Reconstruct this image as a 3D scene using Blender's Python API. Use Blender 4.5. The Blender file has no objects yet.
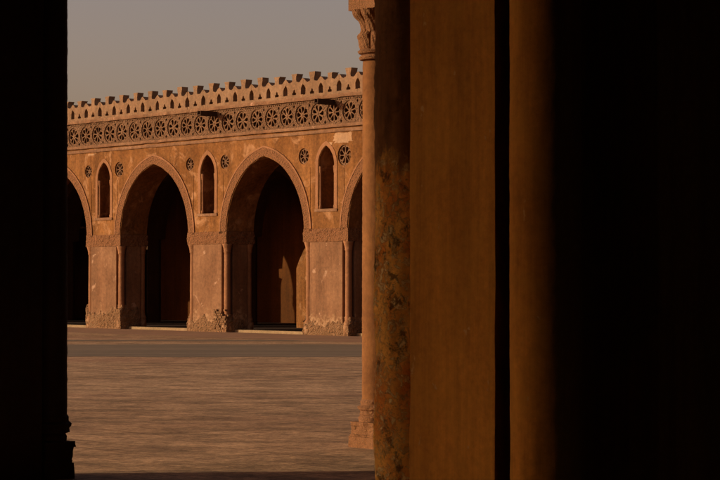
import bpy, bmesh, math, random
from mathutils import Vector, Matrix, noise
from mathutils.geometry import tessellate_polygon
random.seed(7)
sc = bpy.context.scene
C = sc.collection
F, H, YH = 2100.0, 1.97, 280.0
ANG = math.atan2(-.7603, .6495)          # local x runs along the far facade, local y goes into the building
A = Vector((.7603, .6495, 0)); D = Vector((-.6495, .7603, 0))
P = 7.08

# ---------------------------------------------------------------- materials
def mat(name):
    m = bpy.data.materials.new(name); m.use_nodes = True
    nt = m.node_tree; b = nt.nodes['Principled BSDF']
    b.inputs['Roughness'].default_value = .92
    b.inputs['Specular IOR Level'].default_value = .15
    return m, nt, b
def N(nt, t, **kw):
    n = nt.nodes.new(t)
    for k, v in kw.items():
        if k in n.inputs: n.inputs[k].default_value = v
        else: setattr(n, k, v)
    return n
def pos(nt, scale=(1, 1, 1), rot=0, obj=False):
    if obj:
        g = N(nt, 'ShaderNodeTexCoord'); src = g.outputs['Object']
    else:
        g = N(nt, 'ShaderNodeNewGeometry'); src = g.outputs['Position']
    mp = N(nt, 'ShaderNodeMapping'); nt.links.new(src, mp.inputs['Vector'])
    mp.inputs['Scale'].default_value = scale; mp.inputs['Rotation'].default_value = (0, 0, rot)
    return mp.outputs['Vector']
def nz(nt, vec, scale, detail=6, rough=.6, dist=0):
    n = N(nt, 'ShaderNodeTexNoise'); nt.links.new(vec, n.inputs['Vector'])
    n.inputs['Scale'].default_value = scale; n.inputs['Detail'].default_value = detail
    n.inputs['Roughness'].default_value = rough; n.inputs['Distortion'].default_value = dist
    return n.outputs['Fac']
def ramp(nt, fac, lo, hi, a=0., b=1.):
    r = N(nt, 'ShaderNodeMapRange'); nt.links.new(fac, r.inputs['Value'])
    r.inputs['From Min'].default_value = lo; r.inputs['From Max'].default_value = hi
    r.inputs['To Min'].default_value = a; r.inputs['To Max'].default_value = b
    return r.outputs['Result']
def mix(nt, fac, a, b, mode='MIX'):
    m = N(nt, 'ShaderNodeMix'); m.data_type = 'RGBA'; m.blend_type = mode
    for s, v in ((0, fac), (6, a), (7, b)):
        if hasattr(v, 'links') or isinstance(v, bpy.types.NodeSocket): nt.links.new(v, m.inputs[s])
        else: m.inputs[s].default_value = v if s == 0 else (tuple(v) + (1,) if len(v) == 3 else v)
    return m.outputs[2]
def mth(nt, op, a, b):
    m = N(nt, 'ShaderNodeMath'); m.operation = op
    for i, v in enumerate((a, b)):
        if isinstance(v, bpy.types.NodeSocket): nt.links.new(v, m.inputs[i])
        else: m.inputs[i].default_value = v
    return m.outputs[0]
def bump(nt, b, h, strength, dist):
    bp = N(nt, 'ShaderNodeBump'); nt.links.new(h, bp.inputs['Height'])
    bp.inputs['Strength'].default_value = strength; bp.inputs['Distance'].default_value = dist
    nt.links.new(bp.outputs[0], b.inputs['Normal'])
def plaster(name, c1, c2, c3=None, big=.35, streak=.5, patch=(.62, .68), bs=.5, bd=.03, fine=9, dirt=.25):
    m, nt, b = mat(name)
    p = pos(nt)
    col = mix(nt, ramp(nt, nz(nt, p, big, 8, .62), .38, .62), c1, c2)
    st = ramp(nt, nz(nt, pos(nt, (2.2, 2.2, .16)), 1.0, 6, .65), .35, .7, 1 - streak * .55, 1.08)
    col = mix(nt, 1., col, _gray(nt, st), 'MULTIPLY')
    fn = ramp(nt, nz(nt, p, fine, 6, .7), .3, .7, 1 - dirt, 1 + dirt * .5)
    col = mix(nt, 1., col, _gray(nt, fn), 'MULTIPLY')
    if c3:
        f = ramp(nt, nz(nt, p, big * 2.6, 9, .66, .6), patch[0], patch[1])
        col = mix(nt, f, col, c3)
    nt.links.new(col, b.inputs['Base Color'])
    h = mth(nt, 'ADD', nz(nt, p, 2.5, 8, .65), mth(nt, 'MULTIPLY', nz(nt, p, 22, 5, .7), .35))
    bump(nt, b, h, bs, bd)
    return m
def _gray(nt, v):
    c = N(nt, 'ShaderNodeCombineColor')
    for i in range(3): nt.links.new(v, c.inputs[i])
    return c.outputs[0]
def carved(name, c1, c2, dark, scale=9, bd=.08, lo=.05, hi=.3):
    m, nt, b = mat(name)
    p = pos(nt)
    v = N(nt, 'ShaderNodeTexVoronoi', feature='DISTANCE_TO_EDGE'); nt.links.new(p, v.inputs['Vector'])
    v.inputs['Scale'].default_value = scale
    col = mix(nt, ramp(nt, nz(nt, p, 1.1, 7, .6), .35, .65), c1, c2)
    w = mth(nt, 'MULTIPLY', ramp(nt, v.outputs['Distance'], lo, hi), ramp(nt, nz(nt, p, scale * 1.6, 5, .7), .35, .6))
    col = mix(nt, ramp(nt, w, 0, 1, .75, 0), col, dark)
    nt.links.new(col, b.inputs['Base Color'])
    h = mth(nt, 'ADD', mth(nt, 'MULTIPLY', w, .7), mth(nt, 'MULTIPLY', nz(nt, p, 14, 6, .75), .8))
    bump(nt, b, h, 1., bd)
    return m
M = {}
M['facade'] = plaster('ochre_plaster', (.205, .078, .018), (.31, .130, .038), (.38, .19, .085), big=.5, patch=(.54, .66), dirt=.4, streak=.8, bs=.7, bd=.05)
M['pier'] = plaster('pink_plaster', (.285, .142, .068), (.21, .098, .045), (.38, .22, .13), big=.6, patch=(.61, .66), dirt=.3, bs=.5)
M['column'] = plaster('column_plaster', (.34, .155, .070), (.27, .12, .05), big=1.2, streak=.3, dirt=.2)
M['carved'] = carved('carved_stucco', (.33, .15, .062), (.27, .12, .048), (.19, .08, .033), 10, .05)
M['frieze'] = carved('carved_frieze', (.38, .215, .115), (.28, .150, .075), (.15, .07, .032), 8, .08)
M['rosette'] = plaster('rosette_stucco', (.25, .132, .066), (.17, .082, .038), big=2, dirt=.35)
M['cornice'] = plaster('cornice_plaster', (.29, .155, .08), (.23, .11, .053), (.42, .23, .14), big=.7, patch=(.62, .66), dirt=.3, bd=.04)
M['parapet'] = plaster('parapet_plaster', (.31, .18, .098), (.27, .148, .075), (.22, .11, .052), big=.8, patch=(.6, .7), dirt=.3, bs=.7, bd=.05)
M['rubble'] = carved('crumbling_rubble', (.38, .215, .105), (.30, .16, .072), (.20, .10, .045), 11, .05, .02, .25)
M['patch'] = plaster('fresh_lime_patch', (.48, .28, .15), (.42, .23, .11), big=2, dirt=.25)
M['inner'] = plaster('shaded_plaster', (.11, .052, .022), (.085, .038, .017), big=.4)  # plaster colour lowered to stand for shade inside the arcades
M['innerdark'] = plaster('shade_dark_plaster', (.06, .033, .020), (.045, .025, .016), big=.4)  # interior shade put into the colour; also cuts bounced light
M['backwall'] = plaster('shade_dark_back_wall_plaster', (.15, .045, .006), (.10, .031, .004), big=.4)  # darkened for interior shade, reddened to tint the sun patch
M['wood'] = plaster('weathered_wood', (.08, .04, .02), (.05, .025, .013), big=3)

def worn_base(m, top=.75):
    """render worn off the foot of the wall: a ragged, blotchy zone of bare rubble"""
    nt = m.node_tree; b = nt.nodes['Principled BSDF']; old = b.inputs['Base Color'].links[0].from_socket
    g = N(nt, 'ShaderNodeSeparateXYZ'); nt.links.new(pos(nt), g.inputs[0])
    z = mth(nt, 'ADD', g.outputs[2], mth(nt, 'MULTIPLY', nz(nt, pos(nt), 1.6, 9, .72), 1.9))
    f = ramp(nt, z, top + .75, top + 1.0, 1, 0)
    tone = mix(nt, ramp(nt, nz(nt, pos(nt), 7, 8, .75), .42, .58), (.42, .25, .13), (.16, .075, .032))
    nt.links.new(mix(nt, mth(nt, 'MULTIPLY', f, .75), old, tone), b.inputs['Base Color'])
worn_base(M['pier']); worn_base(M['column'], .5)

def ground_mat():
    m, nt, b = mat('dusty_paving')
    p = pos(nt)
    col = mix(nt, ramp(nt, nz(nt, pos(nt, (.35, 1, 1)), .22, 8, .62), .36, .64), (.54, .325, .168), (.39, .225, .112))
    f1 = ramp(nt, nz(nt, pos(nt, (.7, 1, 1), .03), 1.5, 10, .8), .42, .60, .58, 1.26)
    col = mix(nt, 1., col, _gray(nt, f1), 'MULTIPLY')
    f2 = ramp(nt, nz(nt, pos(nt, (1, 1, 1), -.05), 9, 8, .88), .40, .62, .5, 1.32)
    col = mix(nt, 1., col, _gray(nt, f2), 'MULTIPLY')
    bk = N(nt, 'ShaderNodeTexBrick'); nt.links.new(pos(nt, (1, 1, 1), .86), bk.inputs['Vector'])
    bk.inputs['Scale'].default_value = 1.0; bk.inputs['Brick Width'].default_value = 1.1; bk.inputs['Row Height'].default_value = .62
    bk.inputs['Mortar Size'].default_value = .035; bk.inputs['Mortar Smooth'].default_value = .4
    bk.inputs['Color1'].default_value = (1, 1, 1, 1); bk.inputs['Color2'].default_value = (.84, .82, .80, 1); bk.inputs['Mortar'].default_value = (.55, .5, .46, 1)
    col = mix(nt, ramp(nt, nz(nt, p, .5, 7, .65), .42, .62, .12, .75), col, mix(nt, 1., col, bk.outputs['Color'], 'MULTIPLY'))
    d = ramp(nt, nz(nt, pos(nt, (.3, 1, 1), .02), .55, 9, .7), .60, .66)
    col = mix(nt, mth(nt, 'MULTIPLY', d, .5), col, (.14, .08, .048))
    r = ramp(nt, nz(nt, pos(nt, (.5, 1, 1)), .13, 5, .6), .55, .7)
    col = mix(nt, mth(nt, 'MULTIPLY', r, .5), col, (.33, .155, .088))
    nt.links.new(col, b.inputs['Base Color'])
    bump(nt, b, mth(nt, 'ADD', nz(nt, pos(nt, (.4, 1, 1)), 5, 8, .75), nz(nt, pos(nt, (.4, 1, 1)), 1.3, 4, .6)), .6, .05)
    return m
M['ground'] = ground_mat()
def path_mat(name, c1, c2):
    m, nt, b = mat(name)
    col = mix(nt, ramp(nt, nz(nt, pos(nt, (.12, 1, 1)), .6, 9, .68), .36, .64), c1, c2)
    f = ramp(nt, nz(nt, pos(nt, (.3, 1, 1)), 5, 7, .7), .35, .65, .8, 1.15)
    col = mix(nt, 1., col, _gray(nt, f), 'MULTIPLY')
    nt.links.new(col, b.inputs['Base Color'])
    bump(nt, b, nz(nt, pos(nt), 6, 6, .7), .5, .03)
    return m
M['path'] = path_mat('grey_stone_path', (.225, .155, .094), (.155, .112, .070))
M['apron'] = path_mat('pink_dust_apron', (.33, .18, .10), (.26, .145, .08))
M['step'] = path_mat('pale_step', (.30, .20, .105), (.23, .155, .078))

def near_face_mat():
    m, nt, b = mat('streaked_brown_plaster')
    p = pos(nt)
    col = mix(nt, ramp(nt, nz(nt, pos(nt, (1, 1, .45)), 1.6, 8, .62), .33, .67), (.70, .355, .066), (.52, .245, .046))
    st = mth(nt, 'MULTIPLY', ramp(nt, nz(nt, pos(nt, (9, 9, .4)), 1, 8, .7), .34, .66, .66, 1.12), ramp(nt, nz(nt, p, 22, 8, .8), .35, .65, .8, 1.12))
    col = mix(nt, 1., col, _gray(nt, st), 'MULTIPLY')
    g = ramp(nt, nz(nt, pos(nt, (3, 3, 2)), 1.6, 9, .75, .4), .44, .66)
    col = mix(nt, mth(nt, 'MULTIPLY', g, .45), col, (.58, .33, .06))
    ch = ramp(nt, nz(nt, pos(nt, (1, 1, .7)), 13, 6, .6, .3), .675, .70)
    col = mix(nt, ch, col, (.58, .38, .16))
    nt.links.new(col, b.inputs['Base Color'])
    h = mth(nt, 'ADD', nz(nt, p, 3.5, 8, .6), mth(nt, 'MULTIPLY', nz(nt, p, 60, 5, .7), .12))
    bump(nt, b, mth(nt, 'SUBTRACT', h, mth(nt, 'MULTIPLY', ch, .15)), .55, .025)
    return m
M['near_face'] = near_face_mat()
def flaking_mat():
    m, nt, b = mat('flaking_column_plaster')
    p = pos(nt)
    col = mix(nt, ramp(nt, nz(nt, pos(nt, (1, 1, .6)), 5, 9, .75, .5), .42, .56), (.80, .32, .055), (1.0, .60, .14))
    pit = ramp(nt, nz(nt, pos(nt, (1, 1, .75)), 11, 9, .78, .6), .55, .60)
    col2 = mix(nt, mth(nt, 'MULTIPLY', pit, .85), col, (.10, .045, .012))
    fl = ramp(nt, nz(nt, p, 27, 8, .8, .8), .52, .56)
    gate = ramp(nt, nz(nt, p, 5, 4, .6), .36, .46)
    fl = mth(nt, 'MULTIPLY', fl, gate)
    col2 = mix(nt, fl, col2, (1.0, .82, .42))
    bl = ramp(nt, nz(nt, pos(nt, (1, 1, .6)), 4.0, 8, .75), .60, .64, 0, .9)
    col2 = mix(nt, bl, col2, (.05, .024, .010))
    # upper shaft darker and smoother, ending at a ragged line
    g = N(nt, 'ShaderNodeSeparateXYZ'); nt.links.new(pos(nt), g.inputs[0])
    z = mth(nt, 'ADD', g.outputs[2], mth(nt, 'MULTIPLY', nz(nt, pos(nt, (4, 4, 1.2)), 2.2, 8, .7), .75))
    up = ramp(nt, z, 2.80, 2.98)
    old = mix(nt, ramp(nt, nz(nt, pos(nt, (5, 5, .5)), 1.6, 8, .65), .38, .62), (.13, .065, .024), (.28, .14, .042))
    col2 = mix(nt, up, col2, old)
    nt.links.new(col2, b.inputs['Base Color'])
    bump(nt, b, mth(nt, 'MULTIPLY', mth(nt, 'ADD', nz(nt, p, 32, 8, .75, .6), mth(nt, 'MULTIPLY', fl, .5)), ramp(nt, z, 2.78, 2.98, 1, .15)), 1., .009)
    return m
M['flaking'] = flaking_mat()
M['near_stone'] = plaster('warm_stone', (.235, .098, .030), (.165, .066, .021), big=1.5, streak=.3, dirt=.25, bs=.6)
M['near_carved'] = carved('carved_stone', (.29, .135, .05), (.22, .10, .038), (.16, .07, .032), 26, .008, .02, .2)
M['near_dark'] = plaster('shade_dark_pier_plaster', (.06, .032, .016), (.045, .024, .012), big=.8)  # backlit shade of the left pier put into its plaster colour

# ---------------------------------------------------------------- mesh helpers
def link(name, me, m, parent=None, smooth=False):
    o = bpy.data.objects.new(name, me); C.objects.link(o)
    if m: me.materials.append(m)
    if smooth: me.polygons.foreach_set('use_smooth', [True] * len(me.polygons))
    if parent: o.parent = parent
    return o
def from_bm(name, bm, m, parent=None, smooth=False):
    bmesh.ops.recalc_face_normals(bm, faces=bm.faces)
    me = bpy.data.meshes.new(name); bm.to_mesh(me); bm.free()
    return link(name, me, m, parent, smooth)
def tag(o, label=None, cat=None, group=None, kind=None):
    for k, v in (('label', label), ('category', cat), ('group', group), ('kind', kind)):
        if v: o[k] = v
    return o
def empty(name, loc, rz=0):
    o = bpy.data.objects.new(name, None); C.objects.link(o); o.location = loc; o.rotation_euler = (0, 0, rz)
    o.empty_display_size = .3
    return o
def add_plate(bm, loops, y0, y1, front_only=False):
    """loops of (x, z), first outer then holes; extruded between y0 and y1"""
    pts = [[Vector((x, z, 0)) for x, z in lp] for lp in loops]
    flat = [p for lp in pts for p in lp]
    tris = tessellate_polygon(pts)
    va = [bm.verts.new((p.x, y0, p.y)) for p in flat]
    vb = [bm.verts.new((p.x, y1, p.y)) for p in flat]
    for t in tris:
        try:
            bm.faces.new([va[i] for i in t]); bm.faces.new([vb[i] for i in reversed(t)])
        except ValueError: pass
    k = 0
    for lp in loops:
        n = len(lp)
        for i in range(n):
            a, b = k + i, k + (i + 1) % n
            bm.faces.new((va[a], va[b], vb[b], vb[a]))
        k += n
def plate(name, loops, y0, y1, m, parent=None):
    bm = bmesh.new(); add_plate(bm, loops, y0, y1)
    return from_bm(name, bm, m, parent)
def add_box(bm, x0, x1, y0, y1, z0, z1):
    v = [bm.verts.new((x, y, z)) for x in (x0, x1) for y in (y0, y1) for z in (z0, z1)]
    for f in ((0, 1, 3, 2), (4, 6, 7, 5), (0, 4, 5, 1), (2, 3, 7, 6), (0, 2, 6, 4), (1, 5, 7, 3)):
        bm.faces.new([v[i] for i in f])
def jit(lp, s, closed=True):
    return [(x + random.uniform(-s, s), z + random.uniform(-s, s)) for x, z in lp]
def arch_pts(cx, half, zs, rise, n=14, off=0.):
    """pointed two-centred arch from the right springing over the apex to the left springing"""
    r = (half * half + rise * rise) / (2 * half)
    R = r + off
    out = []
    cr = cx + half - r          # centre of the right-hand arc
    amax = math.acos(min(1, (cx - cr) / R))
    for i in range(n + 1):
        a = amax * i / n
        out.append((cr + R * math.cos(a), zs + R * math.sin(a)))
    left = [(2 * cx - x, z) for x, z in out[:-1]]
    return out + left[::-1]
def arch_hole(cx, half, z0, zs, rise, n=14, rough=.012):
    pts = arch_pts(cx, half, zs, rise, n)
    lp = [(cx + half, z0)] + [(cx + half, z0 + (zs - z0) * t) for t in (.5,)] + pts + [(cx - half, z0 + (zs - z0) * .5), (cx - half, z0)]
    return [lp[0]] + jit(lp[1:-1], rough) + [lp[-1]]
def arch_band(cx, half, z0, zs, rise, w, n=20, rough=.015):
    inn = [(cx + half, z0)] + arch_pts(cx, half, zs, rise, n) + [(cx - half, z0)]
    out = [(cx + half + w, z0)] + arch_pts(cx, half, zs, rise, n, w) + [(cx - half - w, z0)]
    out = [out[0]] + jit(out[1:-1], rough) + [out[-1]]
    return out + inn[::-1]
def lathe(bm, prof, cx, cy, n=20, fn=None):
    rings = []
    for r, z in prof:
        ring = []
        for i in range(n):
            a = 2 * math.pi * i / n
            rr = fn(r, z, a) if fn else r
            ring.append(bm.verts.new((cx + rr * math.cos(a), cy + rr * math.sin(a), z)))
        rings.append(ring)
    for a, b in zip(rings, rings[1:]):
        for i in range(n):
            bm.faces.new((a[i], a[(i + 1) % n], b[(i + 1) % n], b[i]))
    bm.faces.new(rings[0][::-1]); bm.faces.new(rings[-1])
def fb(v, s, seed=0, octv=4):
    return noise.fractal(Vector((v[0] * s + seed * 13.7, v[1] * s + seed * 3.1, v[2] * s)), 1., 2., octv)
def profile_extrude(bm, prof, zs, amp=0., s=2., seed=0):
    """closed cross-section (x, y) run up through the heights zs, roughened along its normals"""
    n = len(prof); rings = []
    c = (sum(p[0] for p in prof) / n, sum(p[1] for p in prof) / n)
    for z in zs:
        ring = []
        for (x, y) in prof:
            d = Vector((x - c[0], y - c[1], 0)); d.normalize()
            k = amp * fb((x, y, z), s, seed)
            ring.append(bm.verts.new((x + d.x * k, y + d.y * k, z)))
        rings.append(ring)
    for a, b in zip(rings, rings[1:]):
        for i in range(n):
            bm.faces.new((a[i], a[(i + 1) % n], b[(i + 1) % n], b[i]))
    bm.faces.new(rings[0][::-1]); bm.faces.new(rings[-1])
def notched(hx, hy, q, step=.12):
    """rectangle half sizes hx, hy whose corners are cut back by q, edge points every step"""
    c = [(hx, -hy + q), (hx, hy - q), (hx - q, hy - q), (hx - q, hy), (-hx + q, hy), (-hx + q, hy - q), (-hx, hy - q),
         (-hx, -hy + q), (-hx + q, -hy + q), (-hx + q, -hy), (hx - q, -hy), (hx - q, -hy + q)]
    out = []
    for i, a in enumerate(c):
        b = c[(i + 1) % len(c)]
        L = math.dist(a, b); k = max(1, int(L / step))
        for j in range(k): out.append((a[0] + (b[0] - a[0]) * j / k, a[1] + (b[1] - a[1]) * j / k))
    return out
def lin(a, b, n): return [a + (b - a) * i / n for i in range(n + 1)]

# ---------------------------------------------------------------- the far arcade
P2 = Vector(((207.2 - 360) / F * 79.85, 79.85, 0))
far = empty('arcade_building', P2, ANG)
tag(far, 'ochre plastered arcade of pointed arches with pierced crenellated parapet, across the courtyard', 'building')
TH = 1.27; OUT = .0
HALF = 2.31; ZS = 3.72; RISE = 2.80
K0, K1 = -3, 2                # bays built: arches k+.5 between piers k and k+1
U0, U1 = K0 * P - 3.54, (K1 + 1) * P + 3.54
Z0, Z1, Z2 = 3.80, 7.36, 8.50
piers = range(K0, K1 + 2)
archs = [(k + .5) * P for k in range(K0 - 1, K1 + 2)]
# wall above the piers, bottom edge follows the arches
def arcade_outline(u0, u1, archs, z0, z1, half, zs, rise, rough=.012):
    low = []
    for cx in archs:
        lf = [(x, z) for x, z in arch_pts(cx, half, zs, rise, 14)][::-1]   # left springing to right
        lf = [(x + random.uniform(-rough, rough), z + random.uniform(-rough, rough)) for x, z in lf]
        if cx - half > u0 and cx + half < u1:
            low += [(cx - half, z0)] + lf[1:-1] + [(cx + half, z0)]
    lp = [(u0, z0)] + low + [(u1, z0), (u1, z1), (u0, z1)]
    return lp
full = [c for c in archs if c - HALF > U0 and c + HALF < U1]
wins = []
for k in piers:
    wins.append(arch_hole(k * P + .03, .43, 4.50, 6.05, .68, 8, .01))
# roundels sit in shallow round recesses cut right into the wall plate
def circle(cx, cz, r, n=22): return [(cx + r * math.cos(2 * math.pi * i / n), cz + r * math.sin(2 * math.pi * i / n)) for i in range(n)]
spots = []
for k in piers:
    for s, r in ((-1.13, .25), (1.10, .27)):
        if k == 1 and s > 0: r = .37; s = 1.02
        if k == -1 and s > 0: r = .30
        if k == 1 and s < 0: s = -1.25; r = .29
        spots.append((k * P + s, 6.42 if r < .35 else 6.36, r))
rec = [circle(u, z, r) for u, z, r in spots]
bm = bmesh.new()
outl = arcade_outline(U0, U1, archs, Z0, Z1, HALF, ZS, RISE)
add_plate(bm, [outl] + wins + rec, 0, .30)
add_plate(bm, [arcade_outline(U0, U1, archs, Z0, Z1, HALF + .0, ZS, RISE)] + wins, .3, TH)
wall = from_bm('wall', bm, M['facade'], far)

def rosette_mesh(r, seed, n=8):
    """pierced rosette: ring, petals cut between ribs and a boss"""
    rnd = random.Random(seed)
    loops = [circle(0, 0, r, 28)]
    for i in range(n):
        a = 2 * math.pi * (i + .5 * (seed % 2)) / n
        pts = []
        wd = r * .205 * rnd.uniform(.85, 1.15)
        for t, w in ((.20, .0), (.40, .55), (.62, 1.), (.76, 1.), (.87, 0.), (.76, -1.), (.62, -1.), (.40, -.55)):
            rr = r * t; ww = wd * w * (1 if rnd.random() > .08 else .5)
            pts.append((rr * math.cos(a) - ww * math.sin(a), rr * math.sin(a) + ww * math.cos(a)))
        loops.append(pts)
        a2 = a + math.pi / n
        if r > .3: loops.append([(r * q * math.cos(a2 + t), r * q * math.sin(a2 + t)) for q, t in ((.74, 0), (.88, .075), (.93, 0), (.88, -.075))])
    bm = bmesh.new(); add_plate(bm, loops, .05, .11)
    lathe_b = bmesh.ops.create_uvsphere(bm, u_segments=10, v_segments=6, radius=r * .14)
    for v in lathe_b['verts']: v.co = Vector((v.co.x, .05 + v.co.y * .5, v.co.z))
    return bm
for i, (u, z, r) in enumerate(spots):
    ro = from_bm('rosette', rosette_mesh(r - .004, i), M['rosette'], far); ro.location = (u, 0, z)

# frieze zone: a pierced plate over a deep back, eight roundels a bay
FP = P / 8; FR = .375; FZ = 7.90
fz = []
u = U0 + FP / 2
while u < U1 - FP / 4:
    fz.append(u); u += FP
bm = bmesh.new()
smalls = []; rf = random.Random(12)
q = U0 + .1
while q < U1 - .1:
    k_ = rf.uniform(.03, .045)
    if rf.random() > .15: smalls.append([(q - k_, Z2 - .185), (q + k_, Z2 - .185), (q, Z2 - .125)])
    q += .118
for u in fz[:-1]:
    for dz in (-.33, .33):
        c = u + FP / 2
        if rf.random() < .12: continue
        smalls.append([(c, FZ + dz - .07), (c + .055, FZ + dz), (c, FZ + dz + .07), (c - .055, FZ + dz)])
add_plate(bm, [[(U0, Z1 + .11), (U1, Z1 + .11), (U1, Z2 - .10), (U0, Z2 - .10)]] + [circle(u, FZ, FR, 20) for u in fz] + smalls, -.035, .42)
add_box(bm, U0, U1, .423, TH, Z1 + .003, Z2 - .10)
frieze = from_bm('frieze', bm, M['frieze'], far)
for i, u in enumerate(fz):
    ro = from_bm('frieze_roundel', rosette_mesh(FR - .004, i * 3 + 1, 8 if i % 5 else 7), M['rosette'], far)
    ro.location = (u, -.045, FZ); ro.rotation_euler = (0, random.uniform(-.3, .3), 0)
def rough_strip(name, u0, u1, y0, y1, z0, z1, m, parent, amp=.02, s=1.5, step=.18, seed=1):
    """long moulding whose front and edges waver"""
    bm = bmesh.new(); n = max(2, int((u1 - u0) / step)); rings = []
    for i in range(n + 1):
        u = u0 + (u1 - u0) * i / n
        k = amp * fb((u, 0, 0), s, seed); k2 = amp * .6 * fb((u, 5, 0), s * 1.7, seed + 3)
        if random.random() < .06: k += amp
        rings.append([bm.verts.new(q) for q in ((u, y1, z0), (u, y0 + k, z0 + k2), (u, y0 + k - .01, (z0 + z1) / 2), (u, y0 + k * .8, z1 + k2), (u, y1, z1))])
    for a, b in zip(rings, rings[1:]):
        for i in range(5): bm.faces.new((a[i], a[(i + 1) % 5], b[(i + 1) % 5], b[i]))
    bm.faces.new(rings[0]); bm.faces.new(rings[-1][::-1])
    return from_bm(name, bm, m, parent)
rough_strip('string_course', U0, U1, -.10, .19, Z1 - .0, Z1 + .105, M['cornice'], far, seed=2)
rough_strip('string_course', U0, U1, -.055, .001 - .004, Z1 - .17, Z1 - .06, M['cornice'], far, seed=5, amp=.015)
rough_strip('cornice', U0, U1, -.13, TH, Z2 - .097, Z2 + .03, M['cornice'], far, seed=8, amp=.03)

# parapet: one merlon a metre, a head over joined shoulders, pierced below and between
MP = P / 7; MZ = Z2 + .034
def merlon_mesh(seed):
    rnd = random.Random(seed)
    j = lambda s=.012: rnd.uniform(-s, s)
    h = MP / 2 - .0015
    sw = .125                                    # half a tall slot
    r = [(h, MZ), (h, MZ + .13)]
    v = rnd.uniform(-.03, .02); broke = rnd.random() < .12
    right = [(h, MZ), (h, MZ + .12), (h - sw, MZ + .12), (h - sw + j(), MZ + .34), (h - sw * .55, MZ + .44 + j()), (h, MZ + .50),
             (h, MZ + .71), (h - .05, MZ + .70 + j()), (h - .17 + j(), MZ + .585), (h - .24, MZ + .565 + j()), (.125, MZ + .59 + j()), (.11, MZ + .68),
             (.13 + j(.02), MZ + .79), (.168 + j(.025), MZ + .90 + v + j(.02) - (.07 if broke else 0))]
    left = [(-x + j(.006) * (abs(x) < h - .01), z + j(.008)) for x, z in right]
    left = [(-h, z) if abs(x + h) < .01 else (x, z) for x, z in left]
    outer = right + left[::-1]
    hole = [(.105, MZ + .12), (.115, MZ + .19), (.055, MZ + .22), (.045, MZ + .28), (0, MZ + .33), (-.045, MZ + .28), (-.055, MZ + .22), (-.115, MZ + .19), (-.105, MZ + .12)]
    bm = bmesh.new(); add_plate(bm, [outer, hole], .0, .29)
    return bm
u = U0 + MP / 2 + .25; i = 0
while u < U1 - MP / 2:
    me = from_bm('merlon', merlon_mesh(i), M['parapet'], far); me.location = (u, -.02 + random.uniform(-.012, .012), random.uniform(-.03, .0))
    u += MP; i += 1

# archivolts and window mouldings
for cx in full:
    bm = bmesh.new()
    add_plate(bm, [arch_band(cx, HALF + .03, Z0 + .004, ZS, RISE + .02, .33, 22)], -.03, .0)
    b = from_bm('archivolt', bm, M['carved'], far)
    bm = bmesh.new()
    add_plate(bm, [arch_band(cx, HALF + .37, Z0 + .004, ZS, RISE + .33, .06, 22, .008)], -.042, .0)
    from_bm('moulding', bm, M['column'], b)
for k in piers:
    cx = k * P + .03
    bm = bmesh.new()
    add_plate(bm, [arch_band(cx, .455, 4.5, 6.05, .70, .15, 10, .01)], -.022, 0)
    w = from_bm('window', bm, M['column'], far)
    for s in (-1, 1):
        bm = bmesh.new()
        lathe(bm, [(.06, 4.5), (.06, 4.6), (.04, 4.64), (.035, 5.75), (.05, 5.82), (.06, 5.95), (.06, 6.02)], cx + s * .40, .06, 12)
        from_bm('colonnette', bm, M['column'], w, True)
    sill = bmesh.new(); add_box(sill, cx - .62, cx + .62, -.045, 0, 4.40, 4.497)
    from_bm('sill', sill, M['cornice'], w)
    # carved panel under the sill, framing strips beside the window
    rough_strip('frame_strip', cx - .98, cx - .90, -.008, 0, 4.1, 6.0, M['facade'], w, amp=.002)
    rough_strip('frame_strip', cx + .90, cx + .98, -.008, 0, 4.1, 6.0, M['facade'], w, amp=.002, seed=4)

# piers
HX = 1.23; CQ = .30
prof = [(x, y + TH / 2) for x, y in notched(HX, TH / 2, CQ + .02)]
col_prof = [(.19, 0), (.19, .34), (.165, .40), (.18, .46), (.15, .52), (.125, .56), (.122, 2.0), (.118, 3.0), (.145, 3.03), (.125, 3.07), (.14, 3.16), (.17, 3.27), (.19, 3.33)]
def far_col(seed):
    def fn(r, z, a):
        k = 1 + .03 * fb((math.cos(a), math.sin(a), z), 3, seed)
        if z < .6: k += .25 * fb((math.cos(a), math.sin(a), z * 4), 2, seed) * .6
        if z > 3.05: k += .09 * math.sin(a * 8)
        return r * k
    p = []
    for (r, z), (r2, z2) in zip(col_prof, col_prof[1:]):
        n = max(1, int((z2 - z) / .12))
        p += [(r + (r2 - r) * i / n, z + (z2 - z) * i / n) for i in range(n)]
    p.append(col_prof[-1])
    bm = bmesh.new(); lathe(bm, p, 0, 0, 18, fn)
    return bm
def rubble(k, height, seed, hx0=-1.26, hx1=1.26, extra=None):
    """eroded masonry skirt: a dense shell pushed in and out so its upper edge dies into the plaster"""
    bm = bmesh.new()
    path = []
    for i in range(45): path.append((hx0 + (hx1 - hx0) * i / 44, -.01, 0, -1))
    for i in range(1, 16): path.append((hx1 + .0, -.01 + .9 * i / 15, 1, 0))
    path = [(hx0, .9 - .9 * i / 15, -1, 0) for i in range(15)] + path
    nz_ = 20; rows = []
    for j in range(nz_ + 1):
        z = height * 1.35 * j / nz_; row = []
        for x, y, nx, ny in path:
            hh = height * (1 + .55 * fb((x, y, 0), 2.2, seed))
            fall = max(-1, min(1, (hh - z) / .18))
            d = .022 * fall + .035 * fb((x, y, z), 6, seed) + .025 * fb((x, y, z), 15, seed + 1) - (.05 if z > hh else 0)
            if z == 0: d = max(d, .02)
            row.append(bm.verts.new((x + nx * d, y + ny * d, z)))
        rows.append(row)
    for a, b in zip(rows, rows[1:]):
        for i in range(len(path) - 1): bm.faces.new((a[i], a[i + 1], b[i + 1], b[i]))
    return from_bm('eroded_base', bm, M['rubble'], None)
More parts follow.
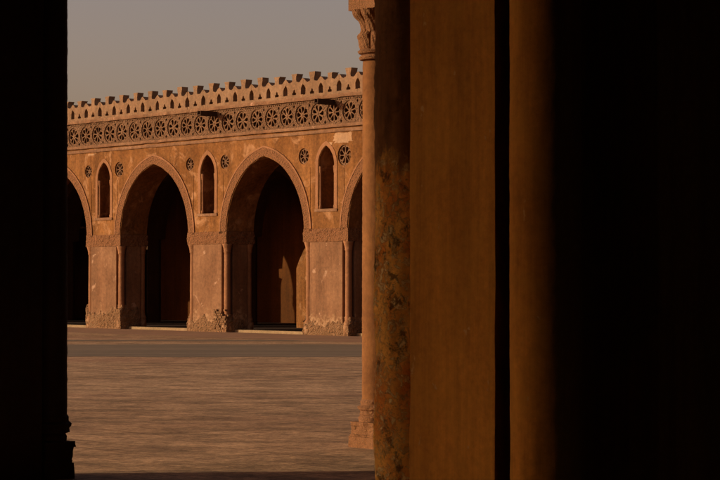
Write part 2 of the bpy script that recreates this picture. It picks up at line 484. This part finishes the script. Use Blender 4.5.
for k in piers:
    bm = bmesh.new(); profile_extrude(bm, prof, lin(0, 3.33, 22), .018, 1.4, k)
    pr = from_bm('pier', bm, M['pier'], far); pr.location = (k * P, 0, 0)
    for s in (-1, 1):
        c = from_bm('column', far_col(k * 2 + s), M['column'], pr, True); c.location = (s * (HX - .14), .14, 0)
        c = from_bm('column', far_col(k * 2 + s + 30), M['column'], pr, True); c.location = (s * (HX - .14), TH - .14, 0)
    rb = rubble(k, {-1: .72, 0: .50, 1: .50}.get(k, .6), k + 5)
    rb.parent = pr
    # carved impost band
    bm = bmesh.new()
    pf = [(x * 1.0, y) for x, y in [(-HX - .02, -.03), (HX + .02, -.03), (HX + .02, TH + .03), (-HX - .02, TH + .03)]]
    dense = []
    for i, a in enumerate(pf):
        b = pf[(i + 1) % 4]; n = int(math.dist(a, b) / .09)
        dense += [(a[0] + (b[0] - a[0]) * q / n, a[1] + (b[1] - a[1]) * q / n) for q in range(n)]
    profile_extrude(bm, dense, [3.333, 3.38, 3.44, 3.50, 3.56, 3.62, 3.70, Z0 - .003], .035, 6, k)
    from_bm('impost_band', bm, M['carved'], pr)
# the broken brickwork low on one pier
bm = bmesh.new()
for r in range(9):
    for c in range(6):
        if random.random() < .28: continue
        x = .45 + c * .13 + (r % 2) * .06 + random.uniform(-.01, .01); z = .12 + r * .085
        add_box(bm, x, x + .11 + random.uniform(-.02, .01), -.055 - random.uniform(0, .04), .02, z, z + .065)
for o in [o for o in far.children if o.name.split('.')[0] == 'pier' and abs(o.location.x) < .01]:
    from_bm('exposed_brick', bm, M['rubble'], o)
# lime patches where the render was made good
def blob(cx, cz, w, h, seed, n=36):
    out = []
    for i in range(n):
        a = 2 * math.pi * i / n
        sx = math.copysign(abs(math.cos(a)) ** .55, math.cos(a)); sz = math.copysign(abs(math.sin(a)) ** .55, math.sin(a))
        k = 1 + .25 * fb((math.cos(a) * 2, math.sin(a) * 2, 0), 1.6, seed)
        out.append((cx + w / 2 * sx * k, cz + h / 2 * sz * k))
    return out
for cx, cz, w, h, s in ((P + .95, 6.98, 1.05, .38, 1), (P + .2, 6.80, .35, .10, 2), (-P - .9, 7.10, .5, .07, 4)):
    plate('lime_patch', [blob(cx, cz, w, h, s)], -.012, 0, M['patch'], far)
bmp = [o for o in far.children if o.name.split('.')[0] == 'pier' and abs(o.location.x) < .01][0]
# water spouts
for u in (.55, P + .42):
    bm = bmesh.new(); add_box(bm, u - .11, u + .11, -.80, -.03, Z2 - .34, Z2 - .29)
    add_box(bm, u - .11, u - .07, -.80, -.03, Z2 - .289, Z2 - .16); add_box(bm, u + .07, u + .11, -.80, -.03, Z2 - .289, Z2 - .16)
    from_bm('water_spout', bm, M['wood'], far)

# inside: second arcade row, roof, back wall, raised floor
R2 = 5.9
bm = bmesh.new()
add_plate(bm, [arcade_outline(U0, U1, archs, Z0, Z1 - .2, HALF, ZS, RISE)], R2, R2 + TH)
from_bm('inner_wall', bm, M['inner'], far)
for k in piers:
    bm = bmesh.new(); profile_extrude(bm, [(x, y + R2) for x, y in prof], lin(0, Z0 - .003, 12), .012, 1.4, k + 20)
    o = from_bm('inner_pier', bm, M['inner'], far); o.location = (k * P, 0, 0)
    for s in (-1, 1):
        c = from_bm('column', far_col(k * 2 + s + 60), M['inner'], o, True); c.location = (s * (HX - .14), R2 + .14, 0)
bm = bmesh.new(); add_plate(bm, [[(-1.31, 0), (-.2, 0), (-.2, 3.7), (-.55, 3.45), (-.85, 3.15), (-1.1, 2.8), (-1.31, 2.45)]], R2 - .5, R2 - .003)  # block added and cut to a sunlit patch's outline, in brighter plaster
from_bm('sun_patch_block', bm, M['facade'], [o for o in far.children if o.name.split('.')[0] == 'inner_pier' and abs(o.location.x) < .01][0])
BW = 11.03
slit = [(-20.1 - .12, .55), (-20.1 + .12, .55), (-20.1 + .12, 1.5), (-20.1, 1.62), (-23.9 - .12, 1.5)]
UL = U0 - 22
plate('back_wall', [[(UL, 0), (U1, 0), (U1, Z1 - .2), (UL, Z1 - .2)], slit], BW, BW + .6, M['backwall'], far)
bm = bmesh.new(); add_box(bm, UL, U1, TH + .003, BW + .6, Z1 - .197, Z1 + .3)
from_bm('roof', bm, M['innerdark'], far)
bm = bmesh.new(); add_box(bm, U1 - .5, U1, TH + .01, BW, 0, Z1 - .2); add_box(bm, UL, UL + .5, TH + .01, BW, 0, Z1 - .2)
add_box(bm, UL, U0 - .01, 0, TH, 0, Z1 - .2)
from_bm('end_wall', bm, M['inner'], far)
bm = bmesh.new(); add_box(bm, UL, U1, .62, BW, 0, .05)  # interior floor coloured dark to subdue its sunlit strips
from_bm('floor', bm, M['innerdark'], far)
bm = bmesh.new(); add_box(bm, UL, U1, .34, .617, 0, .10)
from_bm('threshold', bm, M['step'], far)

# ---------------------------------------------------------------- ground
def sheet(name, x0, x1, y0, y1, z, m, wob=0., n=1):
    bm = bmesh.new()
    lo = [bm.verts.new((x0 + (x1 - x0) * i / n, y0 + wob * fb((i * .21, 1, 0), 1, 2, 7), z)) for i in range(n + 1)]
    hi = [bm.verts.new((x0 + (x1 - x0) * i / n, y1 + wob * fb((i * .21, 9, 0), 1, 4, 7), z)) for i in range(n + 1)]
    for i in range(n): bm.faces.new((lo[i], lo[i + 1], hi[i + 1], hi[i]))
    return tag(from_bm(name, bm, m), kind='structure')
sheet('courtyard_ground', -600, 600, -80, 900, 0, M['ground'])
sheet('paved_path', -60, 45, 53.8, 64.2, .004, M['path'], .45, 300)
sheet('paved_path', -60, 45, 67.5, 69.0, .004, M['path'], .3, 300)
bm = bmesh.new(); add_box(bm, -26, 22, -32, -2.7, .0045, .006)  # dark floor sheet added out of view to cut bounced light
fl_ = from_bm('added_dark_floor', bm, path_mat('bounce_cutting_dark', (.045, .030, .018), (.03, .02, .013))); tag(fl_, kind='structure')
# the apron in front of the far arcade
bm = bmesh.new(); add_box(bm, UL, U1, -4.5, .02, .0045, .006)
ap = from_bm('paved_apron', bm, M['apron']); ap.location = P2; ap.rotation_euler = (0, 0, ANG); tag(ap, kind='structure')

# ---------------------------------------------------------------- near piers
def notched2(hx, hy, qn, qf, step=.06):
    """court-side notches qf, inner-side notches qn"""
    c = [(hx, -hy + qn), (hx, hy - qf), (hx - qf, hy - qf), (hx - qf, hy), (-hx + qf, hy), (-hx + qf, hy - qf), (-hx, hy - qf),
         (-hx, -hy + qn), (-hx + .035, -hy + qn + .13), (-hx + qn + .50, -hy + qn + .13), (-hx + qn + .50, -hy), (hx - qn, -hy), (hx - qn, -hy + qn)]
    out = []
    for i, a in enumerate(c):
        b = c[(i + 1) % len(c)]; L = math.dist(a, b); k = max(1, int(L / step))
        out += [(a[0] + (b[0] - a[0]) * j / k, a[1] + (b[1] - a[1]) * j / k) for j in range(k)]
    return out
def near_pier(loc, label, th, m_core, seed, hx=1.23, height=5.3, q=.34, qn=None):
    r = empty('stone_pier', loc, math.atan2(A.y, A.x)); tag(r, label, 'pier')   # local x = A (along the row), local y = D (to the court)
    bm = bmesh.new(); profile_extrude(bm, notched2(hx, th / 2, qn or q, q), lin(0, height, 90), .006, 2.2, seed)
    from_bm('shaft_core', bm, m_core, r)
    return r
def near_column(parent, x, y, rad, m_shaft, m_base, m_cap, s=.21, zp=.30, ztop=5.17, seed=0, amp=.004, zs_amp=None, dmg=.0):
    c = empty('corner_column', (x, y, 0)); c.parent = parent
    bm = bmesh.new()
    zs = lin(zp + .24, ztop - .62, 160)
    def fn(r, z, a):
        k = amp * (fb((math.cos(a), math.sin(a), z * 3), 3, seed) + .8 * fb((math.cos(a), math.sin(a), z * 8), 9, seed + 1))
        return r + k
    lathe(bm, [(rad * (1.03 - .06 * (z / 5)), z) for z in zs], 0, 0, 40, fn)
    from_bm('shaft', bm, m_shaft, c, True)
    # torus mouldings over a stepped, chipped plinth
    bm = bmesh.new()
    tp = [(s * .93, zp + .002), (s * .95, zp + .05), (s * .86, zp + .075), (rad * 1.18, zp + .09), (rad * 1.15, zp + .13), (rad * 1.28, zp + .15), (rad * 1.3, zp + .175), (rad * 1.1, zp + .20), (rad * 1.12, zp + .24), (rad * 1.0, zp + .27)]
    lathe(bm, tp, 0, 0, 36, lambda r, z, a: r * (1 + .05 * fb((math.cos(a) * 2, math.sin(a) * 2, z * 9), 2, seed)))
    def rb(x0, x1, z0, z1, amp_):
        n = 14; ringp = []
        for i, (a, b) in enumerate((((x0, x0), (x1, x0)), ((x1, x0), (x1, x1)), ((x1, x1), (x0, x1)), ((x0, x1), (x0, x0)))):
            for q in range(n): ringp.append((a[0] + (b[0] - a[0]) * q / n, a[1] + (b[1] - a[1]) * q / n))
        profile_extrude(bm, ringp, lin(z0, z1, 8), amp_, 9, seed + 3)
    rb(-s, s, 0, zp * .42, .008 + dmg * .3); rb(-s * .97, s * .97, zp * .42 + .002, zp * .50, .02 + dmg)
    rb(-s * .93, s * .93, zp * .50 + .002, zp * .84, .018 + dmg); rb(-s * .99, s * .99, zp * .84 + .002, zp, .03 + dmg)
    from_bm('base', bm, m_base, c)
    # capital: neck ring, two tiers of leaves, curling tips under a square abacus
    bm = bmesh.new(); zc = ztop - .60
    prof = [(rad * 1.16, 0), (rad * 1.22, .025), (rad * 1.12, .05), (rad * 1.0, .06), (rad * 1.22, .075), (rad * 1.3, .10)]
    for i in range(1, 22):
        t = i / 21; prof.append((rad * (1.02 + .12 * math.sin(t * math.pi * 2) * (t < .5) + 1.05 * max(0, t - .45) ** 2.1 * 1.9), .10 + t * .485))
    def cf(r, z, a):
        t = (z - zc - .1) / .485
        if t < 0: return r
        ph = a * 4 + (math.pi / 2 if t > .45 else 0)
        leaf = abs(math.cos(ph)) ** .6
        tip = math.exp(-((t - .38) / .07) ** 2) + 1.0 * math.exp(-((t - .86) / .09) ** 2)
        ser = .5 + .5 * math.sin(a * 28 + t * 20)
        return r * (1 + .10 * leaf + .14 * leaf * tip + .05 * ser * leaf - .05)
    lathe(bm, [(r, z + zc) for r, z in prof], 0, 0, 96, cf)
    from_bm('capital', bm, m_cap, c, False)
    bm = bmesh.new(); profile_extrude(bm, [(q[0] * 1., q[1] * 1.) for q in [(-.25, -.25), (0, -.24), (.25, -.25), (.24, 0), (.25, .25), (0, .24), (-.25, .25), (-.24, 0)]], [ztop - .012, ztop + .06, ztop + .13], .0, 1)
    from_bm('abacus', bm, m_cap, c)
    return c
TN = .90
Lc = Vector((-3.075, 20.90, 0)); Rc = Vector((.215, 24.80, 0))
Lp = Lc - A * (1.23 - .15) + D * (TN / 2 - .15)
Rp = Rc + A * (1.23 - .15) - D * (TN / 2 - .15)
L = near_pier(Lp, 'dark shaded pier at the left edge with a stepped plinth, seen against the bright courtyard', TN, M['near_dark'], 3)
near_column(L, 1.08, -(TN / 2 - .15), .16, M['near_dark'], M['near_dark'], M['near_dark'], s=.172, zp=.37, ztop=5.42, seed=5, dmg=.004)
Rr = near_pier(Rp, 'sunlit pier with a slender orange corner column, leaf capital and crumbling plinth, mostly hidden', TN, M['near_stone'], 4)
near_column(Rr, -1.08, (TN / 2 - .15), .188, M['near_stone'], M['near_carved'], M['near_carved'], s=.25, zp=.30, seed=9, dmg=.006)

C1 = Vector((.812, 9.5, 0))
TQ = 1.22
Np = C1 + A * (1.23 - .14) + D * (TQ / 2 - .14)
Nr = near_pier(Np, 'large brown plastered pier right of centre, nearest one, with flaking left corner column', TQ, M['near_face'], 8, q=.36, qn=.285)
def plain_col(parent, x, y, rad, m, seed, amp, n=64):
    bm = bmesh.new()
    def fn(r, z, a):
        return r + amp * (fb((math.cos(a), math.sin(a), z * 2.2), 1.6, seed) + .6 * fb((math.cos(a), math.sin(a), z * 8), 5, seed + 1))
    lathe(bm, [(rad, z) for z in lin(.0, 5.3, 420)], 0, 0, n, fn)
    o = from_bm('corner_column', bm, m, parent, True); o.location = (x, y, 0); return o
plain_col(Nr, -1.09, -(TQ / 2 - .10), .162, M['near_face'], 3, .0025)
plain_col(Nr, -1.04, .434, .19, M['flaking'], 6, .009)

# ---------------------------------------------------------------- the near arcade over our heads
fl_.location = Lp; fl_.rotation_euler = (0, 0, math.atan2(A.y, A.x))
near = empty('arcade_roof', Lp - A * P * 0, math.atan2(A.y, A.x))
tag(near, 'dark roof and arch walls of the near arcade, above and behind the viewer', 'roof')
def lx(v): return (v - Lp).dot(A), (v - Lp).dot(D)
zt = 5.303
ru, rw = lx(Rp)
ctr = [ru / 2 + (ru) * k for k in range(-3, 3)]
hs = ru / 2 - 1.23
bm = bmesh.new()
add_plate(bm, [arcade_outline(-3 * ru - 1.0, 3 * ru + 1.0, ctr, zt, 10.5, hs, zt, 2.8)], -TN / 2 + rw / 2 - .1, TN / 2 + rw / 2 + .1)
nu, nw = lx(Np)
ctr2 = [nu + P * (k + .5) for k in range(-3, 2)]
add_plate(bm, [arcade_outline(nu - 3 * P - 1.0, nu + 2 * P + 1.0, ctr2, zt, 9.4, 2.31, zt, 2.8)], nw - TQ / 2, nw + TQ / 2)
from_bm('arch_wall', bm, M['inner'], near)
bm = bmesh.new(); add_box(bm, -24, 19.5, -30, -TN / 2 - .4, 9.41, 9.9)
from_bm('ceiling', bm, M['innerdark'], near)
bm = bmesh.new(); add_box(bm, -24, 19.5, -30.6, -30, 0, 9.4); add_box(bm, 19.5, 20, -30, 1, 0, 10); add_box(bm, -24.6, -24, -30, -1, 0, 10)
from_bm('back_wall', bm, M['innerdark'], near)
# piers of the same row to the left, out of frame, carrying the arch wall
for k in (-1, -2):
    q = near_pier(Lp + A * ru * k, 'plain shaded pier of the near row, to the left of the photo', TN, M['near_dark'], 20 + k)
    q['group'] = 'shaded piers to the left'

for k in (0, 2):  # the left one is added out of view to keep sun off the large pier
    q = near_pier(A * (-1.2 + 7.08 * k) + D * 12.6, 'shaded pier of the middle row, hidden behind the large brown pier' if k else 'added pier left of view, blocking sun from the large brown pier', TN, M['near_dark'], 30 + k)

# ---------------------------------------------------------------- light, sky, camera
EL = math.radians(12)
sdir = Vector((-.9954 * math.cos(EL), -.096 * math.cos(EL), math.sin(EL)))
su = bpy.data.lights.new('sun', 'SUN'); su.energy = 3.75; su.angle = math.radians(.5); su.color = (1, .88, .63)
so = bpy.data.objects.new('sun', su); C.objects.link(so); so.rotation_euler = sdir.to_track_quat('Z', 'Y').to_euler(); so.location = (-40, 0, 40)
w = bpy.data.worlds.new('World'); sc.world = w; w.use_nodes = True
nt = w.node_tree; bg = nt.nodes['Background']
sky = nt.nodes.new('ShaderNodeTexSky'); sky.sky_type = 'NISHITA'; sky.sun_disc = False
sky.sun_elevation = EL; sky.sun_rotation = math.atan2(sdir.x, sdir.y); sky.dust_density = 3; sky.air_density = 1; sky.ozone_density = 1
mx = nt.nodes.new('ShaderNodeMix'); mx.data_type = 'RGBA'; mx.blend_type = 'MULTIPLY'; mx.inputs[0].default_value = 1
nt.links.new(sky.outputs[0], mx.inputs[6]); mx.inputs[7].default_value = (1, .67, .615, 1)
nt.links.new(mx.outputs[2], bg.inputs['Color']); bg.inputs['Strength'].default_value = .15

cd = bpy.data.cameras.new('camera'); cam = bpy.data.objects.new('camera', cd); C.objects.link(cam); sc.camera = cam
cam.location = (0, 0, H); cam.rotation_euler = (math.radians(90) + math.atan((YH - 240) / F), 0, 0)
cd.sensor_width = 36; cd.lens = F / 720 * 36; cd.clip_start = .05; cd.clip_end = 3000
cd.dof.use_dof = True; cd.dof.focus_distance = 45; cd.dof.aperture_fstop = 20
vs = sc.view_settings; vs.view_transform = 'Standard'; vs.look = 'None'; vs.exposure = 0; vs.gamma = 1; vs.use_curve_mapping = False
sc.render.engine = 'CYCLES'; sc.cycles.use_denoising = True; sc.cycles.max_bounces = 10; sc.cycles.diffuse_bounces = 2
